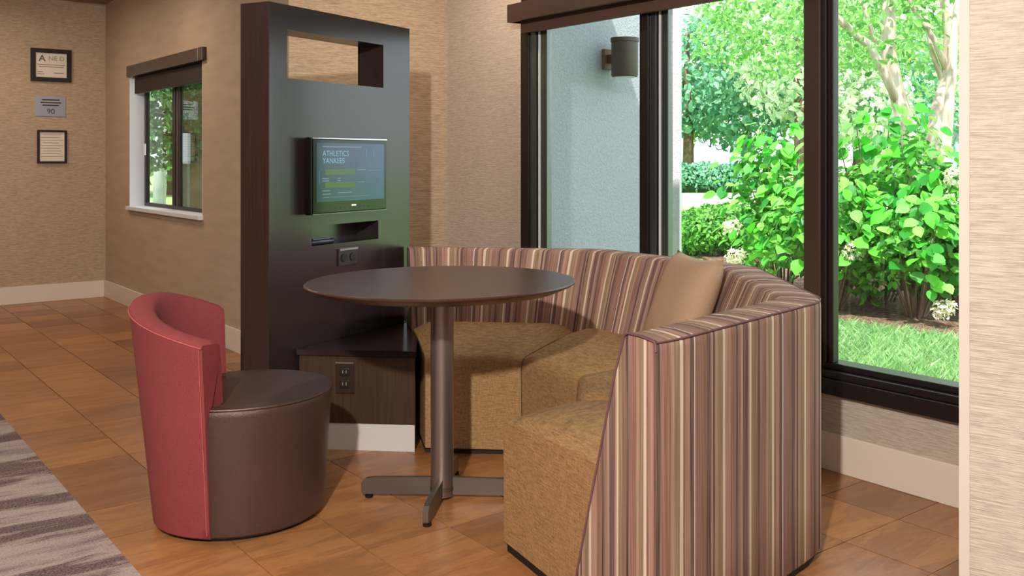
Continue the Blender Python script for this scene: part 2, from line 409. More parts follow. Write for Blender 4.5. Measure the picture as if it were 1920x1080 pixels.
# ---- small window
sw = bpy.data.objects.new('window_2', None); C.objects.link(sw); sw['kind'] = 'structure'
FX = XD+.107
box('reveal', (XD-.001, SY1-.006, SZ0), (FX+.03, SY1, SZ1), WHITE, sw); box('reveal', (XD-.001, SY0, SZ0), (FX+.03, SY0+.006, SZ1), WHITE, sw)
box('window_sill', (XD-.03, SY0-.01, SZ0-.025), (FX+.03, SY1+.01, SZ0+.004), WHITE, sw, .004)
def fb(n_, y0, y1, z0, z1, x0=0, x1=.03, m=BLACKM): return box(n_, (FX+x0, y0, z0), (FX+x1, y1, z1), m, sw, .002)
fb('window_frame', SY1-.05, SY1-.006, SZ0, SZ1); fb('window_frame', SY0+.006, SY0+.04, SZ0, SZ1); fb('window_frame', SY0+.04, SY1-.05, SZ0+.004, SZ0+.03)
fb('window_frame', SY0+.04, SY1-.05, SZ1-.04, SZ1)
fb('sash_stile', 7.34, 7.40, SZ0+.03, SZ1-.04, -.012, .02); fb('sash_stile', 7.31, 7.335, SZ0+.03, SZ1-.04, -.004, .02, simple('brown_sash', (96, 76, 72), .4)); fb('sash_stile', 7.26, 7.31, SZ0+.03, SZ1-.04, 0, .02)
fb('latch', SY1-.055, SY1-.03, 1.19, 1.28, -.012, 0, WHITE)
mesh('glass_pane', [(FX+.015, 7.37, SZ0), (FX+.015, SY1-.03, SZ0), (FX+.015, SY1-.03, SZ1), (FX+.015, 7.37, SZ1)], [(0, 1, 2, 3)], GLASS, sw)
mesh('glass_pane', [(FX+.012, SY0+.03, SZ0), (FX+.012, 7.3, SZ0), (FX+.012, 7.3, SZ1), (FX+.012, SY0+.03, SZ1)], [(0, 1, 2, 3)], GLASS, sw)
scr = M('insect_screen', (40, 40, 42), .9); tr0 = scr.n('ShaderNodeBsdfTransparent'); ms0 = scr.n('ShaderNodeMixShader'); ms0.inputs[0].default_value = .5
scr.l(tr0.outputs[0], ms0.inputs[1]); scr.l(scr.b.outputs[0], ms0.inputs[2]); scr.l(ms0.outputs[0], scr.t.nodes['Material Output'].inputs[0])
mesh('insect_screen', [(FX+.026, SY0+.03, SZ0), (FX+.026, 7.3, SZ0), (FX+.026, 7.3, SZ1), (FX+.026, SY0+.03, SZ1)], [(0, 1, 2, 3)], scr.m, sw)
v2 = thing('window_blind', 'dark brown valance with lowered blind over the small window', 'blind', (XD, 7.3, 1.797))
box('fascia_board', (-.03, -.93, 0), (-.014, .83, .085), wood_dark('blind_valance_wood', (78, 62, 54), (58, 44, 38)), v2, .002)
box('top_board', (-.014, -.93, .069), (-.0, .83, .085), BROWNM, v2); box('end_board', (-.014, .813, 0), (0, .83, .069), BROWNM, v2); box('end_board', (-.014, -.93, 0), (0, -.913, .069), BROWNM, v2); box('head_rail', (.02, -.835, .0), (.048, .835, .06), BROWNM, v2)
box('lift_cord', (-.034, -.86, -.0), (-.031, -.855, .08), simple('pale_cord', (170, 160, 150)), v2)
BL = simple('blind_slats', (34, 24, 22), .6)
for k in range(6): box('slat', (.02, -.835, -.026-.0205*k), (.048, .79, -.004-.0205*k), BL, v2, .003)

# ------------------------------------------------------------------ wall frames and plaque
def frame(name, label, cat, x0, x1, z0, z1, bw, group=None):
    cx_, cz = (x0+x1)/2, (z0+z1)/2; hw, hh = (x1-x0)/2, (z1-z0)/2
    t = thing(name, label, cat, (cx_, YW, cz))
    fm = simple('black_frame', (28, 16, 16), .35)
    bm = bmesh.new()
    for lo, hi in (((-hw, -.025, hh-bw), (hw, 0, hh)), ((-hw, -.025, -hh), (hw, 0, -hh+bw)), ((-hw, -.025, -hh+bw), (-hw+bw, 0, hh-bw)), ((hw-bw, -.025, -hh+bw), (hw, 0, hh-bw))): bmbox(bm, lo, hi)
    frombm('frame', bm, fm, t)
    box('certificate', (-hw+bw, -.010, -hh+bw), (hw-bw, -.001, hh-bw), simple('certificate_paper', (226, 216, 200), .5), t)
    return t, hw, hh
INK = simple('printed_ink', (60, 52, 50), .7); INK2 = simple('pale_printed_ink', (150, 140, 130), .7)
R90 = (PI/2, 0, 0)
t1, hw, hh = frame('framed_certificate', 'wide black framed certificate, topmost on the far wall', 'picture frame', 1.559, 1.854, 1.79, 2.056, .034)
text('lettering', 'A', .075, INK, t1, (-.09, -.012, .03), R90, ext=.0006); [text('lettering', c_, .05, INK2, t1, (-.02+.04*k_, -.012, .04), R90, ext=.0006) for k_, c_ in enumerate('NED')]
for k, (a, b, z) in enumerate(((-.10, .10, .005), (-.09, .09, -.012), (-.10, -.06, -.055), (.02, .09, -.06), (-.10, -.05, -.072))):
    box('printed_line', (a, -.0115, z-.004), (b, -.0095, z+.002), INK2, t1)
t3, hw, hh = frame('framed_certificate', 'upright thin black framed document, lowest on the far wall', 'picture frame', 1.606, 1.82, 1.125, 1.395, .016)
for k in range(9):
    L_ = .08 if k % 3 else .07
    box('printed_line', (-L_, -.0115, .095-.022*k), (L_-.02*(k % 2), -.0095, .099-.022*k), INK2, t3)
t2 = thing('metal_plaque', 'small brushed metal plaque between the two frames', 'plaque', (1.705, YW, 1.59))
box('plate', (-.11, -.008, -.084), (.11, 0, .084), simple('brushed_plaque', (176, 178, 190), .35, .6), t2, .002)
for z, a in ((.052, .065), (.03, .075), (.008, .06)): box('engraved_line', (-a, -.0095, z-.006), (a, -.0075, z+.004), INK, t2)
text('lettering', '90', .06, INK, t2, (0, -.0095, -.062), R90, 'CENTER', .0006)

# ------------------------------------------------------------------ media kiosk (local frame: x along the face, y = into the panel, z up)
KL = c2w(-1.228, 3.756); kang = YAW + math.radians(90-26.6)
K = thing('media_tower', 'tall espresso wood media tower with a cut-out window at its top', 'media panel', (KL[0], KL[1], 0), kang)
KWd, KT, KH = .888, .146, 1.77
bm = bmesh.new()
holes = [(.094, .695, 1.48, 1.673)]
xs_ = [0, .094, .234, .66, .695, KWd]; zs_ = [0, .803, .885, 1.48, 1.673, KH]
for a, b in zip(xs_, xs_[1:]):
    for c, d in zip(zs_, zs_[1:]):
        if a >= .094-1e-6 and b <= .695+1e-6 and c >= 1.48-1e-6 and d <= 1.673+1e-6: continue
        nich = a >= .234-1e-6 and b <= .66+1e-6 and c >= .803-1e-6 and d <= .885+1e-6
        bmbox(bm, (a, .125 if nich else 0, c), (b, KT, d))
bmesh.ops.remove_doubles(bm, verts=bm.verts, dist=1e-5)
# drop coincident internal faces
seen = {}
for f in list(bm.faces):
    seen.setdefault(tuple(sorted(v.index for v in f.verts)) if False else tuple(sorted((round(v.co.x, 4), round(v.co.y, 4), round(v.co.z, 4)) for v in f.verts)), []).append(f)
dead = [f for v in seen.values() if len(v) > 1 for f in v]
bmesh.ops.delete(bm, geom=dead, context='FACES')
frombm('panel', bm, KW, K)
box('side_panel', (-.004, -.001, 0), (0, KT+.001, KH), wood_dark('espresso_side', (58, 36, 30), (44, 27, 23), .4), K)
op = thing('wall_outlet', 'square chrome-edged outlet plate on the media panel below its niche', 'outlet', (0, 0, 0), kang)
kf = Matrix.Translation((KL[0], KL[1], 0)) @ Matrix.Rotation(kang, 4, 'Z')
op.location = kf @ Vector((.45, 0, .742))
box('plate', (-.06, -.007, -.037), (.06, 0, .037), simple('dark_plate', (48, 38, 36), .4), op, .002)
box('bezel', (-.058, -.012, .029), (.058, -.007, .037), simple('chrome', (200, 200, 205), .2, 1), op)
for sx in (-.028, .028):
    lathe('socket', [(.018, 0), (.018, .003), (.014, .003)], simple('black_socket', (20, 16, 16), .4), op, 16).matrix_local = Matrix.Translation((sx, -.008, -.002)) @ Matrix.Rotation(PI/2, 4, 'X')
# remote in the niche
rem = thing('handset', 'dark rounded handset lying in the niche under the monitor', 'handset', kf @ Vector((.32, .035, .8035)), kang)
bm = bmesh.new(); bmbox(bm, (-.075, -.022, 0), (.075, .024, .022), .009); frombm('body', bm, simple('dark_blue_plastic', (42, 46, 62), .22), rem, True)
box('button_pad', (-.05, -.012, .021), (.05, .014, .0245), simple('grey_plastic', (96, 104, 122), .3), rem, .001)
# monitor
mo = thing('wall_monitor', 'small flat television monitor mounted on the dark media panel', 'monitor', kf @ Vector((.413, -.05, 1.09)), kang)
box('casing', (-.238, .0, -.157), (.238, .035, .157), simple('black_gloss_plastic', (14, 12, 12), .18), mo, .006)
box('bezel', (-.232, -.006, -.15), (.232, .0, .15), simple('bezel_plastic', (12, 16, 12), .12), mo, .002)
box('top_strip', (-.236, -.008, .151), (.236, .006, .157), simple('chrome_trim', (190, 195, 195), .15, 1), mo, .001)
box('bottom_strip', (-.236, -.008, -.157), (.236, .006, -.152), simple('grey_trim', (110, 115, 105), .25, .8), mo, .001)
def emis(name, col, st):
    q = M(name, (10, 10, 10), .12); q.b.inputs['Emission Color'].default_value = srgb(*col); q.b.inputs['Emission Strength'].default_value = st; return q.m
SCR = M('lit_screen', (12, 16, 18), .12)
cc = SCR.coord('Object'); sp = SCR.n('ShaderNodeSeparateXYZ'); SCR.l(cc, sp.inputs[0])
mr = SCR.n('ShaderNodeMapRange'); SCR.l(sp.outputs[0], mr.inputs[0]); mr.inputs[1].default_value = -.22; mr.inputs[2].default_value = .22
SCR.l(SCR.ramp(mr.outputs[0], [(0, (44, 66, 72)), (1, (64, 92, 122))]), SCR.b.inputs['Emission Color']); SCR.b.inputs['Emission Strength'].default_value = .8
box('screen', (-.214, -.0075, -.105), (.214, -.005, .135), SCR.m, mo)
box('bracket', (-.06, .035, -.06), (.06, .05, .06), BLACKM, mo)
TX = emis('screen_text', (130, 175, 190), .8); GB = emis('screen_green_bar', (72, 104, 52), .8); TX2 = emis('screen_small_text', (110, 140, 160), .7)
text('lettering', 'ATHLETICS', .032, TX, mo, (-.18, -.0082, .082), R90, ext=.0004)
text('lettering', 'YANKEES', .032, TX, mo, (-.18, -.0082, .052), R90, ext=.0004)
for z in (.005, -.048): box('green_bar', (-.165, -.0085, z), (.02, -.007, z+.022), GB, mo)
for a, b, z, h_ in ((-.18, .06, .118, .004), (.035, .09, .022, .004), (.10, .19, .02, .002), (-.18, -.14, -.012, .004), (-.18, -.14, -.022, .004), (-.09, -.07, -.012, .004), (-.09, -.07, -.022, .004), (.035, .085, -.03, .003), (-.18, -.135, -.062, .004), (-.18, -.13, -.076, .004), (-.09, .0, -.072, .004), (-.18, .1, -.088, .0015), (-.2, -.198, -.03, .04), (-.2, -.198, .0, .02), (.09, .094, .08, .03), (.14, .144, .08, .03)):
    box('screen_line', (a, -.0084, z), (b, -.007, z+h_), TX2, mo)
WH = emis('bezel_mark', (230, 230, 220), 1)
box('maker_mark', (.0, -.0075, -.128), (.028, -.0055, -.121), WH, mo)
for k in range(8): box('button', (-.10+.03*k, -.0072, -.136), (-.085+.03*k, -.0055, -.131), simple('bezel_button', (40, 60, 40), .4), mo)

# ---- cabinet ledge
cab = thing('media_cabinet', 'low espresso cabinet wedge with white plinth at the foot of the media panel', 'cabinet', (*c2w(-1.166, 3.88), 0), YAW)
off = Vector((-1.166, 3.88))
A_, B_, C_, D_ = Vector((-1.150, 3.885))-off, Vector((-.679, 3.838))-off, Vector((-.779, 4.512))-off, Vector((-.822, 4.54))-off
def inset(k):  # shrink the front edge inwards a little
    ins = Vector((0, k)); return [A_+ins, B_+ins-Vector((k*.4, 0)), C_-Vector((k, k)), D_]
prism('plinth', inset(.004), 0, .106, simple('white_plinth', (206, 200, 196), .35), cab)
prism('body', inset(.0), .108, .374, CW, cab)
prism('top', [A_+Vector((-.01, -.010)), B_+Vector((.006, -.010)), C_, D_], .376, .40, LEDGE, cab, .002)
co = thing('wall_outlet', 'brown duplex outlet plate on the low cabinet front', 'outlet', (0, 0, 0), 0)
fd = (B_-A_).normalized(); a_ = math.atan2(fd.y, fd.x)
pp = off+A_+(B_-A_)*.40
co.location = (*c2w(pp.x, pp.y), .29); co.rotation_euler = (0, 0, YAW+a_)
box('plate', (-.038, -.006, -.063), (.038, 0, .063), simple('brown_plate', (50, 36, 28), .35), co, .002)
for z in (-.026, .022):
    box('socket', (-.019, -.009, z-.016), (.019, -.005, z+.016), simple('dark_socket', (34, 26, 22), .4), co, .003)
    for sx in (-.007, .007): box('slot', (sx-.0014, -.0098, z-.004), (sx+.0014, -.0085, z+.008), simple('slot_metal', (150, 140, 128), .4), co)
box('top_edge', (-.038, -.008, .056), (.038, -.005, .0625), simple('plate_highlight', (110, 92, 80), .3), co)  # lighter strip paints a highlight along the plate's top

# ------------------------------------------------------------------ round table
TC = c2w(-.4943, 3.32)
T = thing('round_table', 'round dark walnut pedestal table in front of the banquette', 'table', (*TC, 0), YAW)
lathe('tabletop', [(.30, .709), (.405, .715), (.448, .733), (.455, .738), (.455, .742), (.452, .745)], TW, T, 96)
lathe('edge_band', [(.43, .727), (.4475, .7335), (.4558, .7385), (.4565, .7415), (.4535, .7435), (.43, .7435)], TE, T, 96)
lathe('mounting_plate', [(.11, .700), (.11, .709)], BLACKM, T, 4, False)
lathe('column', [(.039, .012), (.039, .70)], STEEL, T, 48)
lathe('collar', [(.041, .03), (.041, .045)], STEEL2, T, 48)
def leg(dx, dy):
    d = Vector((dx, dy)); p = Vector((-dy, dx))*.009
    prof = [(.03, .016), (.03, .074), (.24, .070), (.262, .066), (.277, .052), (.277, .020), (.272, .014)]
    bm = bmesh.new(); a = [bm.verts.new((d.x*r+p.x, d.y*r+p.y, z)) for r, z in prof]; b = [bm.verts.new((d.x*r-p.x, d.y*r-p.y, z)) for r, z in prof]
    n = len(prof); bm.faces.new(a); bm.faces.new(b[::-1])
    for i in range(n): bm.faces.new([a[i], b[i], b[(i+1) % n], a[(i+1) % n]])
    o = frombm('leg', bm, STEEL2, T)
    lathe('foot_glide', [(.012, 0), (.014, .005), (.014, .009), (.006, .010), (.006, .018)], RUBBER, o, 16, loc=(d.x*.252, d.y*.252, 0))
for d in ((1, -.04), (-1, .04), (-.04, -1), (.04, 1)): leg(*d)

# ------------------------------------------------------------------ tub chair
CCx, CCd = -1.126, 3.175
ch = thing('tub_chair', 'raspberry and brown vinyl tub chair facing the round table', 'chair', (*c2w(CCx, CCd), 0), YAW)
lathe('seat', [(.10, .012), (.246, .012), (.256, .02), (.259, .035), (.282, .385), (.282, .398), (.277, .408), (.264, .413), (.245, .4155), (.1, .419), (.02, .42)], VINYL, ch, 96)
lathe('seat_piping', [(.2795, .402), (.283, .404), (.2845, .4075), (.283, .411), (.279, .412)], VINYL, ch, 96)
lathe('base_ring', [(.22, 0), (.232, 0), (.232, .012)], RUBBER, ch, 48)
a0, a1 = math.radians(-91), math.radians(-238)
mid = (a0+a1)/2; half = abs(a1-a0)/2
def Ro(z): return .2645+z*.103
def ztop(t):
    d = t-.25
    return .716-(.100*(abs(d)/1.25)**1.5 if d < 0 else .082*(d/.75)**1.7)
N = 56; vs = []; rings = []
def backprof(t):
    s = abs(t); zt = ztop(t)
    ro, th = Ro(zt), .080-.02*s
    e = .014
    pr = [(Ro(.014)-.012, .014), (Ro(.02), .022)] + [(Ro(z), z) for z in np.linspace(.06, zt-.03, 10)]
    pr += [(Ro(zt)-.000, zt-.012), (Ro(zt)-.004, zt-.004), (Ro(zt)-.012, zt), (Ro(zt)-th*.5, zt+.004), (Ro(zt)-th+.014, zt-.001), (Ro(zt)-th+.002, zt-.012)]
    pr += [(Ro(z)-th+.004-.012*(1-(z-.4)/(zt-.4)), z) for z in np.linspace(zt-.04, .425, 7)]
    pr += [(.246, .40), (.238, .05)]
    return pr
for i in range(N+1):
    t = -1+2*i/N; th_ = mid+half*t*-1
    ring = []
    shrink = 0
    if i in (0, N): shrink = .007
    for r, z in backprof(t):
        r2 = r; z2 = z
        inner = max(0, min(1, (Ro(z)-r)/.06)) if z > .40 else 0
        tw = math.radians(7.5)*inner*max(0, (-t-.72)/.28)**1.3
        if shrink:
            rc = (Ro(z)+max(.244, Ro(z)-.065))/2
            r2 = r+(rc-r)*.16; z2 = min(z, ztop(t)-.005)
        ring.append(len(vs)); vs.append((r2*math.cos(th_+tw), r2*math.sin(th_+tw), z2))
    rings.append(ring)
fs = []
m_ = len(rings[0])
for i in range(N):
    for k in range(m_): fs.append((rings[i][k], rings[i+1][k], rings[i+1][(k+1) % m_], rings[i][(k+1) % m_]))
fs.append(tuple(rings[0])); fs.append(tuple(rings[N])[::-1])
bm = bmesh.new(); bv = [bm.verts.new(v) for v in vs]
for f in fs: bm.faces.new([bv[k] for k in f])
bk = frombm('backrest', bm, PINK, ch, True); bk.data.set_sharp_from_angle(angle=math.radians(50))
# top seam and front seams
joined_tubes('seam', [([Vector(( (Ro(ztop(t))+.0005)*math.cos(mid-half*t), (Ro(ztop(t))+.0005)*math.sin(mid-half*t), ztop(t)-.014)) for t in np.linspace(-1, 1, 50)], [.0022]*50),
  ([Vector(((Ro(z)+.0005)*math.cos(a0-.025), (Ro(z)+.0005)*math.sin(a0-.025), z)) for z in np.linspace(.03, .60, 20)], [.0016]*20)], simple('seam_thread', (176, 84, 82), .7), ch)

# ------------------------------------------------------------------ curved banquette in polar form about the table centre
BC = Vector((1.744, 2.868))
VV = [(-100.3, 1.335), (-62.4, 1.29), (-20.8, 1.205), (22.8, 1.243), (66.3, 1.26)]
SF = [(-100.3, .500), (-62.4, .50), (-20.8, .49), (22.8, .525), (66.3, .52)]
def polyrad(tab, th):
    for (a, ra), (b, rb) in zip(tab, tab[1:]):
        if th <= b+1e-6:
            A = Vector((ra*math.cos(math.radians(a)), ra*math.sin(math.radians(a)))); B = Vector((rb*math.cos(math.radians(b)), rb*math.sin(math.radians(b))))
            d = Vector((math.cos(math.radians(th)), math.sin(math.radians(th)))); e = B-A
            den = d.x*(-e.y)+d.y*e.x
            return (A.x*(-e.y)+A.y*e.x)/den
def smoothrad(tab, th, w=3.2):
    tt = np.linspace(max(tab[0][0], th-w), min(tab[-1][0], th+w), 9)
    return float(np.mean([polyrad(tab, x) for x in tt]))
BQ = thing('curved_banquette', 'curved striped banquette with olive tan seats around the round table', 'sofa', (BC.x, BC.y, 0))
ZT = .75
def sofaprof(R, w=.14):
    p = [(R-.03, .023), (R-.004, .026), (R, .033)]
    p += [(R, z) for z in (.2, .4, .6, ZT-.022)] + [(R-.001, ZT-.008), (R-.006, ZT-.001), (R-.016, ZT+.001), (R-w/2, ZT+.004), (R-w+.022, ZT+.002), (R-w+.006, ZT-.005), (R-w-.002, ZT-.022)]
    p += [(R-w-.01-(ZT-.022-z)*.345, z) for z in (.64, .54, .44, .38, .2, .024)]
    return p
ulen = 0; prev = None
ang_all = []
for mi in range(4):
    a, b = VV[mi][0], VV[mi+1][0]
    angs = list(np.linspace(a, b, 22)); angs[0] += .08; angs[-1] -= .08
    vs, us, rings = [], [], []
    for th in angs:
        R = smoothrad(VV, th); p = Vector((R*math.cos(math.radians(th)), R*math.sin(math.radians(th))))
        if prev is not None: ulen += (p-prev).length
        prev = p
        rg = []
        for r, z in sofaprof(R):
            rg.append(len(vs)); vs.append((r*math.cos(math.radians(th)), r*math.sin(math.radians(th)), z)); us.append((ulen, r+z))
        rings.append(rg)
    m_ = len(rings[0]); fs = []; uvs = []
    for i in range(len(rings)-1):
        for k in range(m_):
            f = (rings[i][k], rings[i+1][k], rings[i+1][(k+1) % m_], rings[i][(k+1) % m_]); fs.append(f)
            for q_ in f: uvs.append(us[q_])
    for rg in (rings[0][::-1], rings[-1]):
        fs.append(tuple(rg))
        for q_ in rg: v = vs[q_]; uvs.append((math.hypot(v[0], v[1])+.13, v[2]))
    o = mesh('backrest', vs, fs, STRIPE, BQ, True, uvs)
    bm = bmesh.new(); bm.from_mesh(o.data); bmesh.ops.recalc_face_normals(bm, faces=bm.faces); bm.to_mesh(o.data); bm.free()
    o.data.set_sharp_from_angle(angle=math.radians(55))
# welts along the outer top edge and around the near end
def rim(th, r_off, z): R = smoothrad(VV, th)-r_off; return Vector((R*math.cos(math.radians(th)), R*math.sin(math.radians(th)), z))
WELT = simple('seam_welt', (110, 72, 74), .8)
e0 = VV[0][0]-.05
welts = [([rim(th, .002, ZT-.002) for th in np.linspace(VV[0][0], VV[-1][0], 90)], [.0028]*90)]
pe = sofaprof(smoothrad(VV, VV[0][0]))[6:]
welts.append(([Vector((r*math.cos(math.radians(e0)), r*math.sin(math.radians(e0)), z)) for r, z in pe], [.0028]*len(pe)))
joined_tubes('welt', welts, WELT, BQ)
# seats
for mi in range(4):
    a, b = VV[mi][0], VV[mi+1][0]
    g = .35
    angs = np.linspace(a+g, b-g, 13); rs = np.linspace(0, 1, 9)
    bm = bmesh.new(); top = []
    def P(r, th, z): return (r*math.cos(math.radians(th)), r*math.sin(math.radians(th)), z)
    grid = []
    cols = [(0.0, .024), (0.0, .2), (-.004, .34), (0.0, .368), (.010, .384), (.03, .392)]
    for i, th in enumerate(angs):
        u = (th-a)/(b-a); r0 = polyrad(SF, th); r1 = smoothrad(VV, th)-.235
        sidefade = min(1, min(u, 1-u)*9)
        row = []
        for dr, z in cols: row.append(P(r0+dr, th, z-(1-sidefade)*(.008 if z > .35 else 0)))
        for q_ in (.12, .3, .5, .7, .9, 1.0):
            r = r0+.03+(r1-r0-.03)*q_
            row.append(P(r, th, .392+(.036, .040, .054, .056)[mi]*math.sin(PI*.5*min(1, q_*1.25))*(.45+.55*sidefade)-(1-sidefade)*.010))
        row.append(P(r1, th, .024))
        grid.append(row)
    V_ = [[bm.verts.new(p) for p in row] for row in grid]
    n_ = len(V_[0])
    for i in range(len(V_)-1):
        for k in range(n_): bm.faces.new([V_[i][k], V_[i+1][k], V_[i+1][(k+1) % n_], V_[i][(k+1) % n_]])
    bm.faces.new(V_[0][::-1]); bm.faces.new(V_[-1])
    o = frombm('seat', bm, SEAT, BQ, True); o.data.set_sharp_from_angle(angle=math.radians(48))
# recessed black base
pts = [P(smoothrad(VV, th)-.015, th, 0)[:2] for th in np.linspace(VV[0][0]+.6, VV[-1][0]-.6, 40)] + [P(polyrad(SF, th)+.02, th, 0)[:2] for th in np.linspace(VV[-1][0]-.6, VV[0][0]+.6, 40)]
vs = [(p[0], p[1], z) for z in (0, .024) for p in pts]; n_ = len(pts)
fs = [(i, (i+1) % n_, n_+(i+1) % n_, n_+i) for i in range(n_)]
for i in range(39):
    fs.append((i, i+1, n_-2-i, n_-1-i)); fs.append((n_+i, n_+i+1, n_+n_-2-i, n_+n_-1-i))
mesh('base', vs, fs, RUBBER, BQ)

# pillow
th = math.radians(-21)
rad = Vector((math.cos(th), math.sin(th), 0)); tan = Vector((-math.sin(th), math.cos(th), 0))
pc = Vector((BC.x, BC.y, .0))+rad*.895+Vector((0, 0, .612))
upv = (Vector((0, 0, 1))*.385+rad*.15).normalized(); nv = tan.cross(upv).normalized()
bm = bmesh.new(); G = 16; lay = []
for s in (-1, 1):
    g_ = []
    for i in range(G+1):
        row = []
        for j in range(G+1):
            u, v = -1+2*i/G, -1+2*j/G
            pin = 1-.09*(1-abs(u)**2)*abs(v)**3; pin2 = 1-.09*(1-abs(v)**2)*abs(u)**3
            h_ = .068*((1-u**4)*(1-v**4))**.6
            row.append((u*.20*pin2, v*.205*pin, s*h_))
        g_.append(row)
    lay.append(g_)
VS = {}
for s in range(2):
    for i in range(G+1):
        for j in range(G+1):
            if s == 1 and (i in (0, G) or j in (0, G)): VS[s, i, j] = VS[0, i, j]
            else: VS[s, i, j] = bm.verts.new(lay[s][i][j])
for s in range(2):
    for i in range(G):
        for j in range(G):
            f = [VS[s, i, j], VS[s, i+1, j], VS[s, i+1, j+1], VS[s, i, j+1]]
            try: bm.faces.new(f if s else f[::-1])
            except ValueError: pass
pl_ = frombm('cushion', bm, PILLOW, None, True)
pl_.matrix_world = Matrix(((tan.x, upv.x, nv.x, pc.x), (tan.y, upv.y, nv.y, pc.y), (tan.z, upv.z, nv.z, pc.z), (0, 0, 0, 1)))
tag(pl_, 'tan throw cushion leaning in the corner of the striped banquette', 'cushion')

# ------------------------------------------------------------------ added ceiling fixtures for the fill spots, out of view
LENS = emis('lamp_lens', (255, 236, 210), 3)
for k, (x, y, p) in enumerate(FILL_SPOTS):
    d_ = ['recessed ceiling downlight near the far wall', 'recessed ceiling downlight by the big window corner', 'recessed ceiling downlight near the small window'][k]
    t = thing('downlight', d_, 'ceiling light', (x, y, ZC-.045)); lathe('trim_ring', [(.07, .0), (.095, .0), (.095, .045)], WHITE, t, 32); lathe('lens', [(.06, .038), (.06, .044)], LENS, t, 24)

# ------------------------------------------------------------------ outdoors
def groundmat(name, cols, sc=8):
    q = M(name, cols[0], .95, spec=.1); n = q.noise(q.coord('World'), sc, 6, .7)
    q.col(q.ramp(n, [(.32, cols[0]), (.5, cols[1]), (.68, cols[2])])); q.bump(n, .6, .03); return q.m
GZ = -.02
LAWN = groundmat('lawn', [(92, 128, 70), (132, 168, 100), (176, 204, 148)], 3)
struct(mesh('ground', [(XB+.12, -20, GZ), (70, -20, GZ), (70, 90, GZ), (-30, 90, GZ), (-30, YW+.12, GZ), (XD+.14, YW+.12, GZ), (XD+.14, YA+.12, GZ), (XB+.12, YA+.12, GZ)], [tuple(range(8))], LAWN))
# mulch bed
mb = [px(1430, 520, 8.6), px(1500, 640, 6.45), px(1566, 640, 6.2), px(1680, 645, 6.05), px(1800, 655, 5.9), px(2050, 655, 5.8), px(2150, 600, 8.6), px(1800, 560, 10.6), px(1300, 560, 12)]
o = prism('mulch_bed', [(p.x, p.y) for p in mb], GZ-.02, GZ+.03, groundmat('mulch', [(62, 48, 40), (104, 82, 68), (150, 128, 112)], 30))
tag(o, 'brown mulch bed under the leafy shrubs outside', 'mulch', kind='stuff')
# concrete walk far outside
wk = [px(1150, 388, 24), px(2200, 388, 24), px(2300, 362, 33), px(1150, 362, 33)]
def gpt(u, v): d = F*(H-GZ)/(v-HY); return px(u, v, d)
wk = [gpt(1150, 388), gpt(1900, 388), gpt(1950, 364), gpt(1150, 364)]
tag(prism('walkway', [(p.x, p.y) for p in wk], GZ-.02, GZ+.02, simple('pale_concrete', (214, 208, 206), .8)), 'pale concrete walkway beyond the low hedge', 'walkway')

# stucco wing wall with a lamp
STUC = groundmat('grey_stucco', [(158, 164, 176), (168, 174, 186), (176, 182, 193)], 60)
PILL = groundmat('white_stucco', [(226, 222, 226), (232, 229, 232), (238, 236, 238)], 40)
wing = thing('garden_wall', 'grey stucco wing wall with a white sunlit end pillar outside', 'wall', (XB+.14, 5.03, GZ))
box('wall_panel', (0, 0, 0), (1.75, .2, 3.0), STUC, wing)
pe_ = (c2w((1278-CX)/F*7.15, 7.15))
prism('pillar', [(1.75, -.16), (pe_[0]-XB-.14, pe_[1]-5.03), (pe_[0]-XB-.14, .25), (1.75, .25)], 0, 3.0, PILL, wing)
box('eave', (-.14, -1.0, 2.62), (1.0, .25, 2.72), WHITE, wing)  # unseen overhang, sized to shade the wall and clear the pillar
lm = thing('wall_lantern', 'dark bronze cylinder lantern on the grey stucco wall outside', 'lantern', (4.36, 5.03, 1.84))
box('backplate', (-.04, -.03, -.07), (.04, 0, .07), simple('wood_plate', (110, 84, 56), .5), lm, .003); box('arm', (-.02, -.10, -.03), (.02, -.03, .03), BROWNM, lm)
lathe('lantern_body', [(.085, -.13), (.09, -.12), (.09, .10), (.096, .105), (.096, .13)], simple('bronze_lantern', (70, 56, 52), .5), lm, 32, loc=(.0, -.19, 0))
lathe('lower_lens', [(.07, -.134), (.07, -.13)], WHITE, lm, 24, loc=(0, -.19, 0))

def leaves_np(n, pos, nrm, size, fold=.25, asp=.55):
    """n ovate leaves (6 verts, 4 tris) as one vertex/face list"""
    V = np.zeros((n, 6, 3))
    nrm = nrm/np.linalg.norm(nrm, axis=1, keepdims=True)
    r = rng.normal(size=(n, 3)); t = np.cross(nrm, r); t /= np.linalg.norm(t, axis=1, keepdims=True); b = np.cross(nrm, t)
    s = size[:, None]
    sh = [(0, 0, 0), (.35, .5*asp, fold*.3), (.75, .34*asp, fold*.3), (1, 0, -.12), (.75, -.34*asp, fold*.3), (.35, -.5*asp, fold*.3)]
    for k, (x, y, z) in enumerate(sh): V[:, k] = pos+t*s*x+b*s*y+nrm*s*z
    base = (np.arange(n)*6)[:, None]
    Fc = np.concatenate([base+np.array([[0, 1, 2, 3]]), base+np.array([[0, 3, 4, 5]])])
    return V.reshape(-1, 3), Fc
def npmesh(name, V, Fc, mat, parent=None):
    me = bpy.data.meshes.new(name); me.vertices.add(len(V)); me.vertices.foreach_set('co', V.astype(np.float32).ravel())
    k = Fc.shape[1]; me.loops.add(Fc.size); me.polygons.add(len(Fc))
    me.loops.foreach_set('vertex_index', Fc.astype(np.int32).ravel()); me.polygons.foreach_set('loop_start', np.arange(0, Fc.size, k, dtype=np.int32))
    me.update(calc_edges=True); me.materials.append(mat)
    o = bpy.data.objects.new(name, me); C.objects.link(o)
    if parent: o.parent = parent
    return o
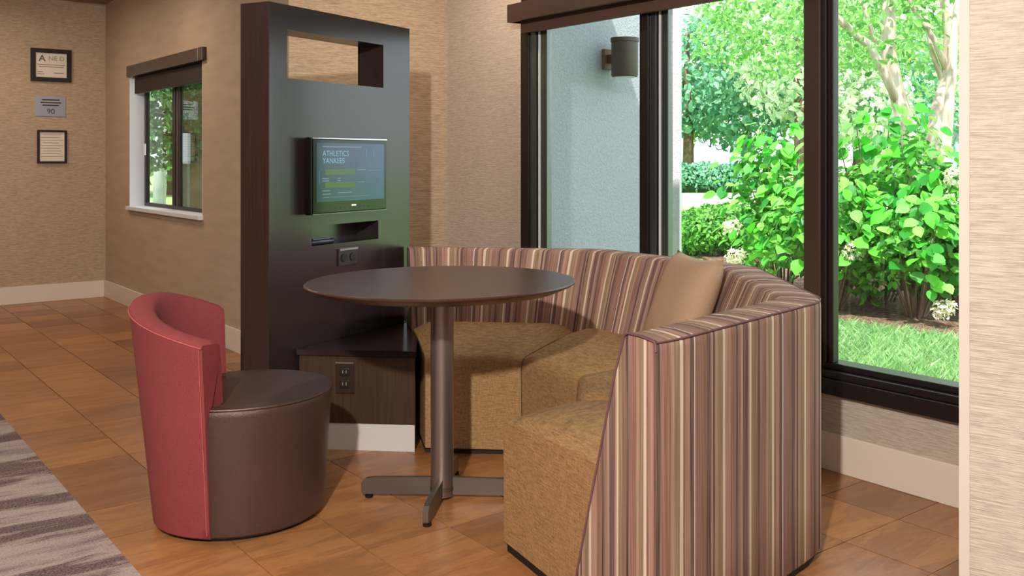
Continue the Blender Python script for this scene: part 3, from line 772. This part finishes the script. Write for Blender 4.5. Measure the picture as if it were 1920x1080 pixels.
def blobs(centers, n, size, hollow=.55):
    """leaf positions on the outside of several ellipsoids: centers [(x,y,z,rx,ry,rz)]"""
    vol = np.array([c[3]*c[4]+c[4]*c[5]+c[3]*c[5] for c in centers]); pr = vol/vol.sum()
    idx = rng.choice(len(centers), n, p=pr); cc = np.array(centers)[idx]
    d = rng.normal(size=(n, 3)); d /= np.linalg.norm(d, axis=1, keepdims=True)
    rr = hollow+(1-hollow)*rng.random(n)**.6
    pos = cc[:, :3]+d*cc[:, 3:]*rr[:, None]
    nr = d*.8+rng.normal(size=(n, 3))*.55+np.array([0, 0, .45])
    return leaves_np(n, pos, nr, size*(.7+.6*rng.random(n)))
def foliage(name, parent, centers, n, size, mat, hollow=.5):
    V, Fc = blobs(centers, n, size, hollow); o = npmesh(name, V, Fc, mat, parent); o['kind'] = 'stuff'; return o

G_TEAL = leafmat('leaf_bluegreen', [(76, 142, 112), (112, 176, 138), (148, 204, 162), (92, 158, 120)], .35)  # background haze is lightened into these far leaf colours
G_MID = leafmat('leaf_mid', [(84, 150, 82), (128, 188, 96), (168, 214, 132), (104, 166, 92)], .4)
G_PALE = leafmat('leaf_pale', [(160, 204, 144), (206, 228, 184), (226, 236, 210), (146, 194, 140)], .4)  # glare and haze whitened into the leaf colour
G_DARK = leafmat('leaf_dark', [(34, 66, 36), (54, 96, 46), (84, 130, 60), (44, 80, 44)], .25)
G_BOX = leafmat('leaf_box', [(64, 128, 50), (96, 170, 66), (130, 196, 86), (54, 104, 48)], .35)
G_HYD2 = leafmat('leaf_small', [(50, 116, 48), (86, 160, 60), (130, 200, 84), (70, 140, 66)], .4)
G_HYD = leafmat('leaf_hydrangea', [(40, 128, 44), (62, 172, 46), (96, 204, 56), (150, 226, 100), (60, 150, 76)], .45)
BARK = M('pale_bark', (190, 172, 156), .8); bn = BARK.noise(BARK.coord('Object', (4, 4, 1)), 3, 4, .6, .2)
BARK.col(BARK.ramp(bn, [(.3, (158, 138, 124)), (.5, (196, 180, 168)), (.7, (228, 218, 210))])); BARK = BARK.m
BROWNBARK = simple('brown_bark', (112, 92, 78), .9, vary=.25)

def lp(u, v, d): return px(u, v, d)
def place_tree(name, label, u, d, h, trunk_r, cents, n, size, mat, group=None, bark=BROWNBARK, cat='tree'):
    b = px(u, HY, d); t = thing(name, label, cat, (b.x, b.y, GZ), 0, group)
    tube('trunk', [(0, 0, 0), (.05, .02, h*.3), (-.04, .05, h*.6), (.0, .0, h*.85)], [trunk_r*1.2, trunk_r, trunk_r*.75, trunk_r*.3], bark, t, 10)
    foliage('foliage', t, cents, n, size, mat); return t
# far trees behind the walkway, seen through the big window
far = [
 (1290, 40, 7.5, [(0, 0, 4.6, 3.0, 3.0, 2.6), (1.5, -1.5, 3.2, 2.2, 2, 1.9), (-1.8, 1, 3.6, 2.2, 2, 2.2)], G_TEAL, 'dense blue-green tree beyond the walkway, next to the white pillar'),
 (1400, 44, 9.0, [(0, 0, 6.2, 3.2, 3.2, 2.8), (1.5, -1, 4, 2.5, 2, 2.2), (-1.5, 1, 3.6, 2.4, 2.4, 1.8)], G_MID, 'mid green tree beyond the walkway, behind the middle of the window'),
 (1500, 36, 8.0, [(0, 0, 5.2, 2.8, 2.8, 2.8), (1.4, -1.4, 3.2, 2.4, 2.2, 1.7)], G_PALE, 'pale sunlit tree beyond the walkway, left of the dark window post'),
 (1610, 40, 9.0, [(0, 0, 4.6, 3.4, 3.4, 2.8), (1.7, -1.5, 2.8, 2.2, 2.2, 1.6), (-1, 1.2, 6.2, 2.2, 2, 1.6)], G_TEAL, 'large blue-green tree behind the left trunk fork'),
 (1760, 46, 9.0, [(0, 0, 5.6, 3.2, 3.2, 2.6), (2.2, -2.5, 3.8, 2.6, 2.4, 2.4)], G_PALE, 'pale tree behind the right trunks outside'),
]
for u, d, h, cs, mt, lab in far: place_tree('garden_tree', lab, u, d, h, .22, cs, 4200, .30, mt, 'trees beyond the walkway')
# nearer overhanging tree at the top of the pane
place_tree('maple_tree', 'fine-leaved tree with branches hanging into the window top', 1535, 15, 5.4, .07,
           [(-.4, .3, 3.7, 1.5, 1.4, .8), (-1.1, .9, 3.0, .6, .6, .4), (.4, -.4, 3.0, 1.0, .9, .5), (-.5, .4, 2.7, .5, .5, .3), (1.2, -1.0, 3.5, 1.0, .9, .8)], 3800, .10, G_MID)
# blue-green clipped hedge and low box hedge
def hedge(name, label, a, b, depth, h, mat, n, size, group=None):
    A, B = Vector(a), Vector(b); L = (B-A).length; ang = math.atan2((B-A).y, (B-A).x)
    t = thing(name, label, 'hedge', (A.x, A.y, GZ), ang)
    m = max(2, int(L/(h*.9))); cs = []
    for k in range(m): cs.append(((k+.5)*L/m, depth/2+random.uniform(-.05, .05), h*.5, L/m*.8, depth*.55, h*.52*random.uniform(.92, 1.08)))
    foliage('foliage', t, cs, n, size, mat, .7)
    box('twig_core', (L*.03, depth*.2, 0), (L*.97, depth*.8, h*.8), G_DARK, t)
    return t
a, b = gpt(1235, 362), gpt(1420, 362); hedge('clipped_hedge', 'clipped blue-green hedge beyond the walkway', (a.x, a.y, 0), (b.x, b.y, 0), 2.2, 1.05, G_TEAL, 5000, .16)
a, b = px(1255, HY, 11.6), px(1500, HY, 10.9); hedge('box_hedge', 'low glossy green box hedge just outside the big window', (a.x, a.y, 0), (b.x, b.y, 0), 1.6, .60, G_BOX, 9000, .065)

# multi-stemmed pale-barked tree
base = px(1722, HY, 9.6); ct = thing('crape_myrtle', 'pale smooth-barked tree with several forking trunks outside', 'tree', (base.x, base.y, GZ))
def q3(u, v, d): p = px(u, v, d); return (p.x-base.x, p.y-base.y, p.z-GZ)
def stem(name, lst, r0, r1):
    pts = [q3(*t_) for t_ in lst]; rr = list(np.linspace(r0, r1, len(pts))); tube(name, pts, rr, BARK, ct, 12)
stem('trunk', [(1730, 530, 9.6), (1724, 330, 9.6), (1700, 240, 9.6), (1678, 160, 9.6), (1664, 90, 9.6), (1668, 40, 9.6), (1652, -60, 9.6)], .10, .062)
stem('trunk', [(1740, 530, 9.7), (1746, 300, 9.7), (1758, 210, 9.7), (1778, 140, 9.8), (1782, 60, 9.8), (1770, -20, 9.8), (1765, -70, 9.8)], .085, .055)
stem('trunk', [(1762, 530, 9.4), (1772, 300, 9.4), (1783, 150, 9.4), (1790, 60, 9.4), (1806, -60, 9.4)], .06, .035)
stem('branch', [(1690, 205, 9.6), (1655, 130, 9.5), (1628, 84, 9.5), (1590, 52, 9.4), (1556, 22, 9.3), (1520, -20, 9.2)], .05, .03)
stem('branch', [(1668, 90, 9.6), (1640, 74, 9.5), (1622, 20, 9.5), (1610, -60, 9.5)], .03, .02)
stem('branch', [(1778, 140, 9.8), (1752, 75, 9.7), (1715, 20, 9.7), (1690, -40, 9.7)], .035, .02)
stem('branch', [(1770, 160, 9.8), (1748, 100, 9.8), (1735, 30, 9.8), (1740, -50, 9.8)], .03, .02)
foliage('foliage', ct, [q3(1600, 50, 9.6)+(.9, .9, .5), q3(1700, 60, 10.6)+(.7, .8, .5), q3(1745, 130, 11)+(.5, .6, .35), q3(1560, -60, 9.4)+(1.2, 1.2, .6), q3(1760, -70, 9.6)+(1, 1, .5)], 2600, .085, G_MID)

# hydrangeas: large separate leaves
lv = [(0, 0, 0), (.16, .30, .05), (.40, .40, .07), (.66, .34, .06), (.86, .16, .0), (1, 0, -.08), (.86, -.16, .0), (.66, -.34, .06), (.40, -.40, .07), (.16, -.30, .05), (.35, 0, -.02), (.68, 0, -.02)]
lf = [(0, 1, 10), (1, 2, 10), (2, 11, 10), (2, 3, 11), (3, 4, 11), (4, 5, 11), (5, 6, 11), (6, 7, 11), (7, 8, 11), (8, 10, 11), (8, 9, 10), (9, 0, 10)]
leaf_me = bpy.data.meshes.new('leaf'); leaf_me.from_pydata(lv, [], lf); leaf_me.materials.append(G_HYD)
for p in leaf_me.polygons: p.use_smooth = True
BLOOM = leafmat('bloom', [(214, 222, 176), (236, 236, 206), (246, 240, 222)], .3)
def hydrangea(label, u, d, hgt, rx, n, seed, blooms, extra=1600):
    r_ = random.Random(seed); b = px(u, HY, d); t = thing('hydrangea_bush', label, 'shrub', (b.x, b.y, GZ), 0, 'leafy shrubs outside the big window')
    toward = Vector((-b.x, -b.y, 0)).normalized()
    pts = []
    for k in range(n):
        a = r_.uniform(0, 2*PI); zz = r_.random()**.8; z = .28+zz*(hgt-.28)
        rad_ = rx*(1+.22*math.sin(3*a+seed+4*z))*math.sqrt(max(.06, 1-((z-hgt*.5)/(hgt*.56))**2))*r_.uniform(.72, 1.05)
        nrm = Vector((math.cos(a), math.sin(a), .55))
        pos = Vector((math.cos(a)*rad_, math.sin(a)*rad_, z))
        if nrm.dot(toward) < -.25: pos = pos*.85; 
        out = Vector((math.cos(a), math.sin(a), 0))
        nv = (out*.75+Vector((0, 0, .75))+Vector((r_.uniform(-.6, .6), r_.uniform(-.6, .6), r_.uniform(-.3, .4)))).normalized()
        ax = (out*.7+Vector((0, 0, -.35))+Vector((r_.uniform(-.6, .6), r_.uniform(-.6, .6), r_.uniform(-.3, .3))))
        ax = (ax-nv*ax.dot(nv)).normalized(); by = nv.cross(ax); s = r_.uniform(.075, .135)
        o = bpy.data.objects.new('leaf', leaf_me); C.objects.link(o); o.parent = t
        o.matrix_local = Matrix(((ax.x*s, by.x*s, nv.x*s, pos.x), (ax.y*s, by.y*s, nv.y*s, pos.y), (ax.z*s, by.z*s, nv.z*s, pos.z), (0, 0, 0, 1)))
        pts.append(pos)
    sp = []
    for k in range(26):
        e = pts[r_.randrange(len(pts))]; sp.append(([(e.x*.15, e.y*.15, 0), (e.x*.5, e.y*.5, e.z*.5), (e.x*.95, e.y*.95, e.z)], [.010, .007, .003]))
    st = joined_tubes('stems', sp, BROWNBARK, t, 5); st['kind'] = 'stuff'
    foliage('inner_foliage', t, [(rx*.5*math.cos(q_*1.26+seed), rx*.5*math.sin(q_*1.26+seed), hgt*(.36+.07*q_), rx*.5, rx*.5, hgt*.26) for q_ in range(5)], extra, .075, G_HYD2, .45)
    for (bu, bv, bd) in blooms:
        p = px(bu, bv, bd)-Vector((b.x, b.y, GZ))
        V, Fc = blobs([(p.x, p.y, p.z, .075, .075, .06)], 130, .035, .8); o = npmesh('flower_head', V, Fc, BLOOM, t)
hydrangea('big-leaved shrub with tall arching top, right of the dark window post', 1650, 7.9, 1.62, .62, 300, 1, [(1643, 525, 7.2)], 1800)
hydrangea('big-leaved shrub at the right end of the bed, beside the wall pier', 1800, 7.4, 1.30, .62, 300, 2, [(1770, 580, 6.6), (1790, 330, 7.0)], 1500)
hydrangea('leafy shrub rising in the middle pane behind the banquette corner', 1470, 8.4, 1.50, .50, 300, 3, [(1580, 460, 7.6), (1372, 425, 8.2), (1380, 480, 7.8)], 1600)
hydrangea('low leafy shrub behind the dark window post', 1560, 7.5, 1.05, .55, 260, 5, [(1600, 470, 7.0)], 1500)
hydrangea('low leafy shrub at the front of the bed, in line with the pale trunks', 1715, 7.1, .95, .50, 240, 6, [], 1400)
# grass blades near the window
def grass(name, label, quad, n, h, mat):
    q0, q1, q2, q3_ = [Vector(q) for q in quad]
    u, v = rng.random(n), rng.random(n)
    P_ = (np.outer((1-u)*(1-v), q0)+np.outer(u*(1-v), q1)+np.outer(u*v, q2)+np.outer((1-u)*v, q3_))
    a = rng.random(n)*2*PI; hh_ = h*(.5+rng.random(n)); w_ = .0045
    lean = rng.normal(size=(n, 2))*.45
    V = np.zeros((n, 4, 3)); dx, dy = np.cos(a)*w_, np.sin(a)*w_
    V[:, 0] = P_+np.c_[dx, dy, 0*dx]; V[:, 1] = P_-np.c_[dx, dy, 0*dx]
    V[:, 2] = P_+np.c_[-dx*.8+lean[:, 0]*hh_*.4, -dy*.8+lean[:, 1]*hh_*.4, hh_*.6]
    V[:, 3] = P_+np.c_[lean[:, 0]*hh_, lean[:, 1]*hh_, hh_]
    Fc = np.concatenate([(np.arange(n)*4)[:, None]+np.array([[0, 1, 2]]), (np.arange(n)*4)[:, None]+np.array([[0, 2, 3]])])
    o = npmesh(name, V.reshape(-1, 3), Fc, mat); return tag(o, label, 'grass', kind='stuff')
GR = leafmat('grass_blades', [(96, 150, 84), (140, 190, 116), (184, 214, 160), (110, 168, 96)], .4)
grass('lawn_grass', 'bright grass blades between the window and the mulch bed', [(3.25, 1.2, GZ), (5.7, 1.6, GZ), (5.55, 4.1, GZ), (3.25, 4.6, GZ)], 52000, .085, GR)

# view through the small window
place_tree('shade_tree', 'leafy green tree seen left in the small window', 255, 22, 6.5, .18, [(0, 0, 3.2, 1.6, 1.6, 1.6), (1.2, .8, 2.2, 1.2, 1.2, 1.0), (-.9, -.4, 4.3, 1.5, 1.5, 1.2)], 4200, .17, G_TEAL)
place_tree('gum_tree', 'straight grey trunk standing in the left pane of the small window', 297, 15, 5.5, .085, [(0, 0, 5.4, 1.4, 1.4, .8), (.75, -.2, 2.9, .3, .3, .6), (.75, -.2, 1.6, .25, .25, .35)], 1800, .13, G_HYD, bark=simple('grey_bark', (178, 180, 190), .8, vary=.08))
place_tree('holly_tree', 'dark evergreen tree filling the right pane of the small window', 365, 13, 5, .12, [(0, 0, 3.0, 1.3, 1.3, 1.9), (.7, .4, 2.0, .9, .9, 1.2), (-.4, 0, 1.9, .8, .8, 1.0)], 6000, .11, G_DARK)
place_tree('backdrop_tree', 'broad green tree far behind the small window', 330, 32, 9, .25, [(0, 0, 3.5, 5, 4, 3.2), (-4, 1, 3, 4, 3, 2.6)], 6500, .34, G_MID)
ub = px(347, 275, 11.5); t = thing('utility_box', 'grey utility box on a post outside the small window', 'utility box', (ub.x, ub.y, GZ), YAW)
box('post', (-.04, -.04, 0), (.04, .04, 1.35), GREYM, t); box('cabinet', (-.075, -.10, 1.12), (.075, -.02, 1.48), simple('grey_enamel', (150, 156, 166), .5), t, .008)  # plain grey box on a post behind the right pane
# distant building
bd_ = px(1745, HY, 55); t = thing('distant_building', 'grey building with white eaves far behind the pale trunks', 'building', (bd_.x, bd_.y, GZ), YAW)
box('wall', (-3, 0, 0), (6, 5, 2.9), simple('grey_siding', (150, 152, 170), .8), t); box('eaves', (-3.3, -.4, 2.9), (6.3, 5.3, 3.5), WHITE, t)
for k in range(4): box('window', (-2.2+2*k, -.03, 1.0), (-1.2+2*k, 0, 2.2), BLACKM, t)
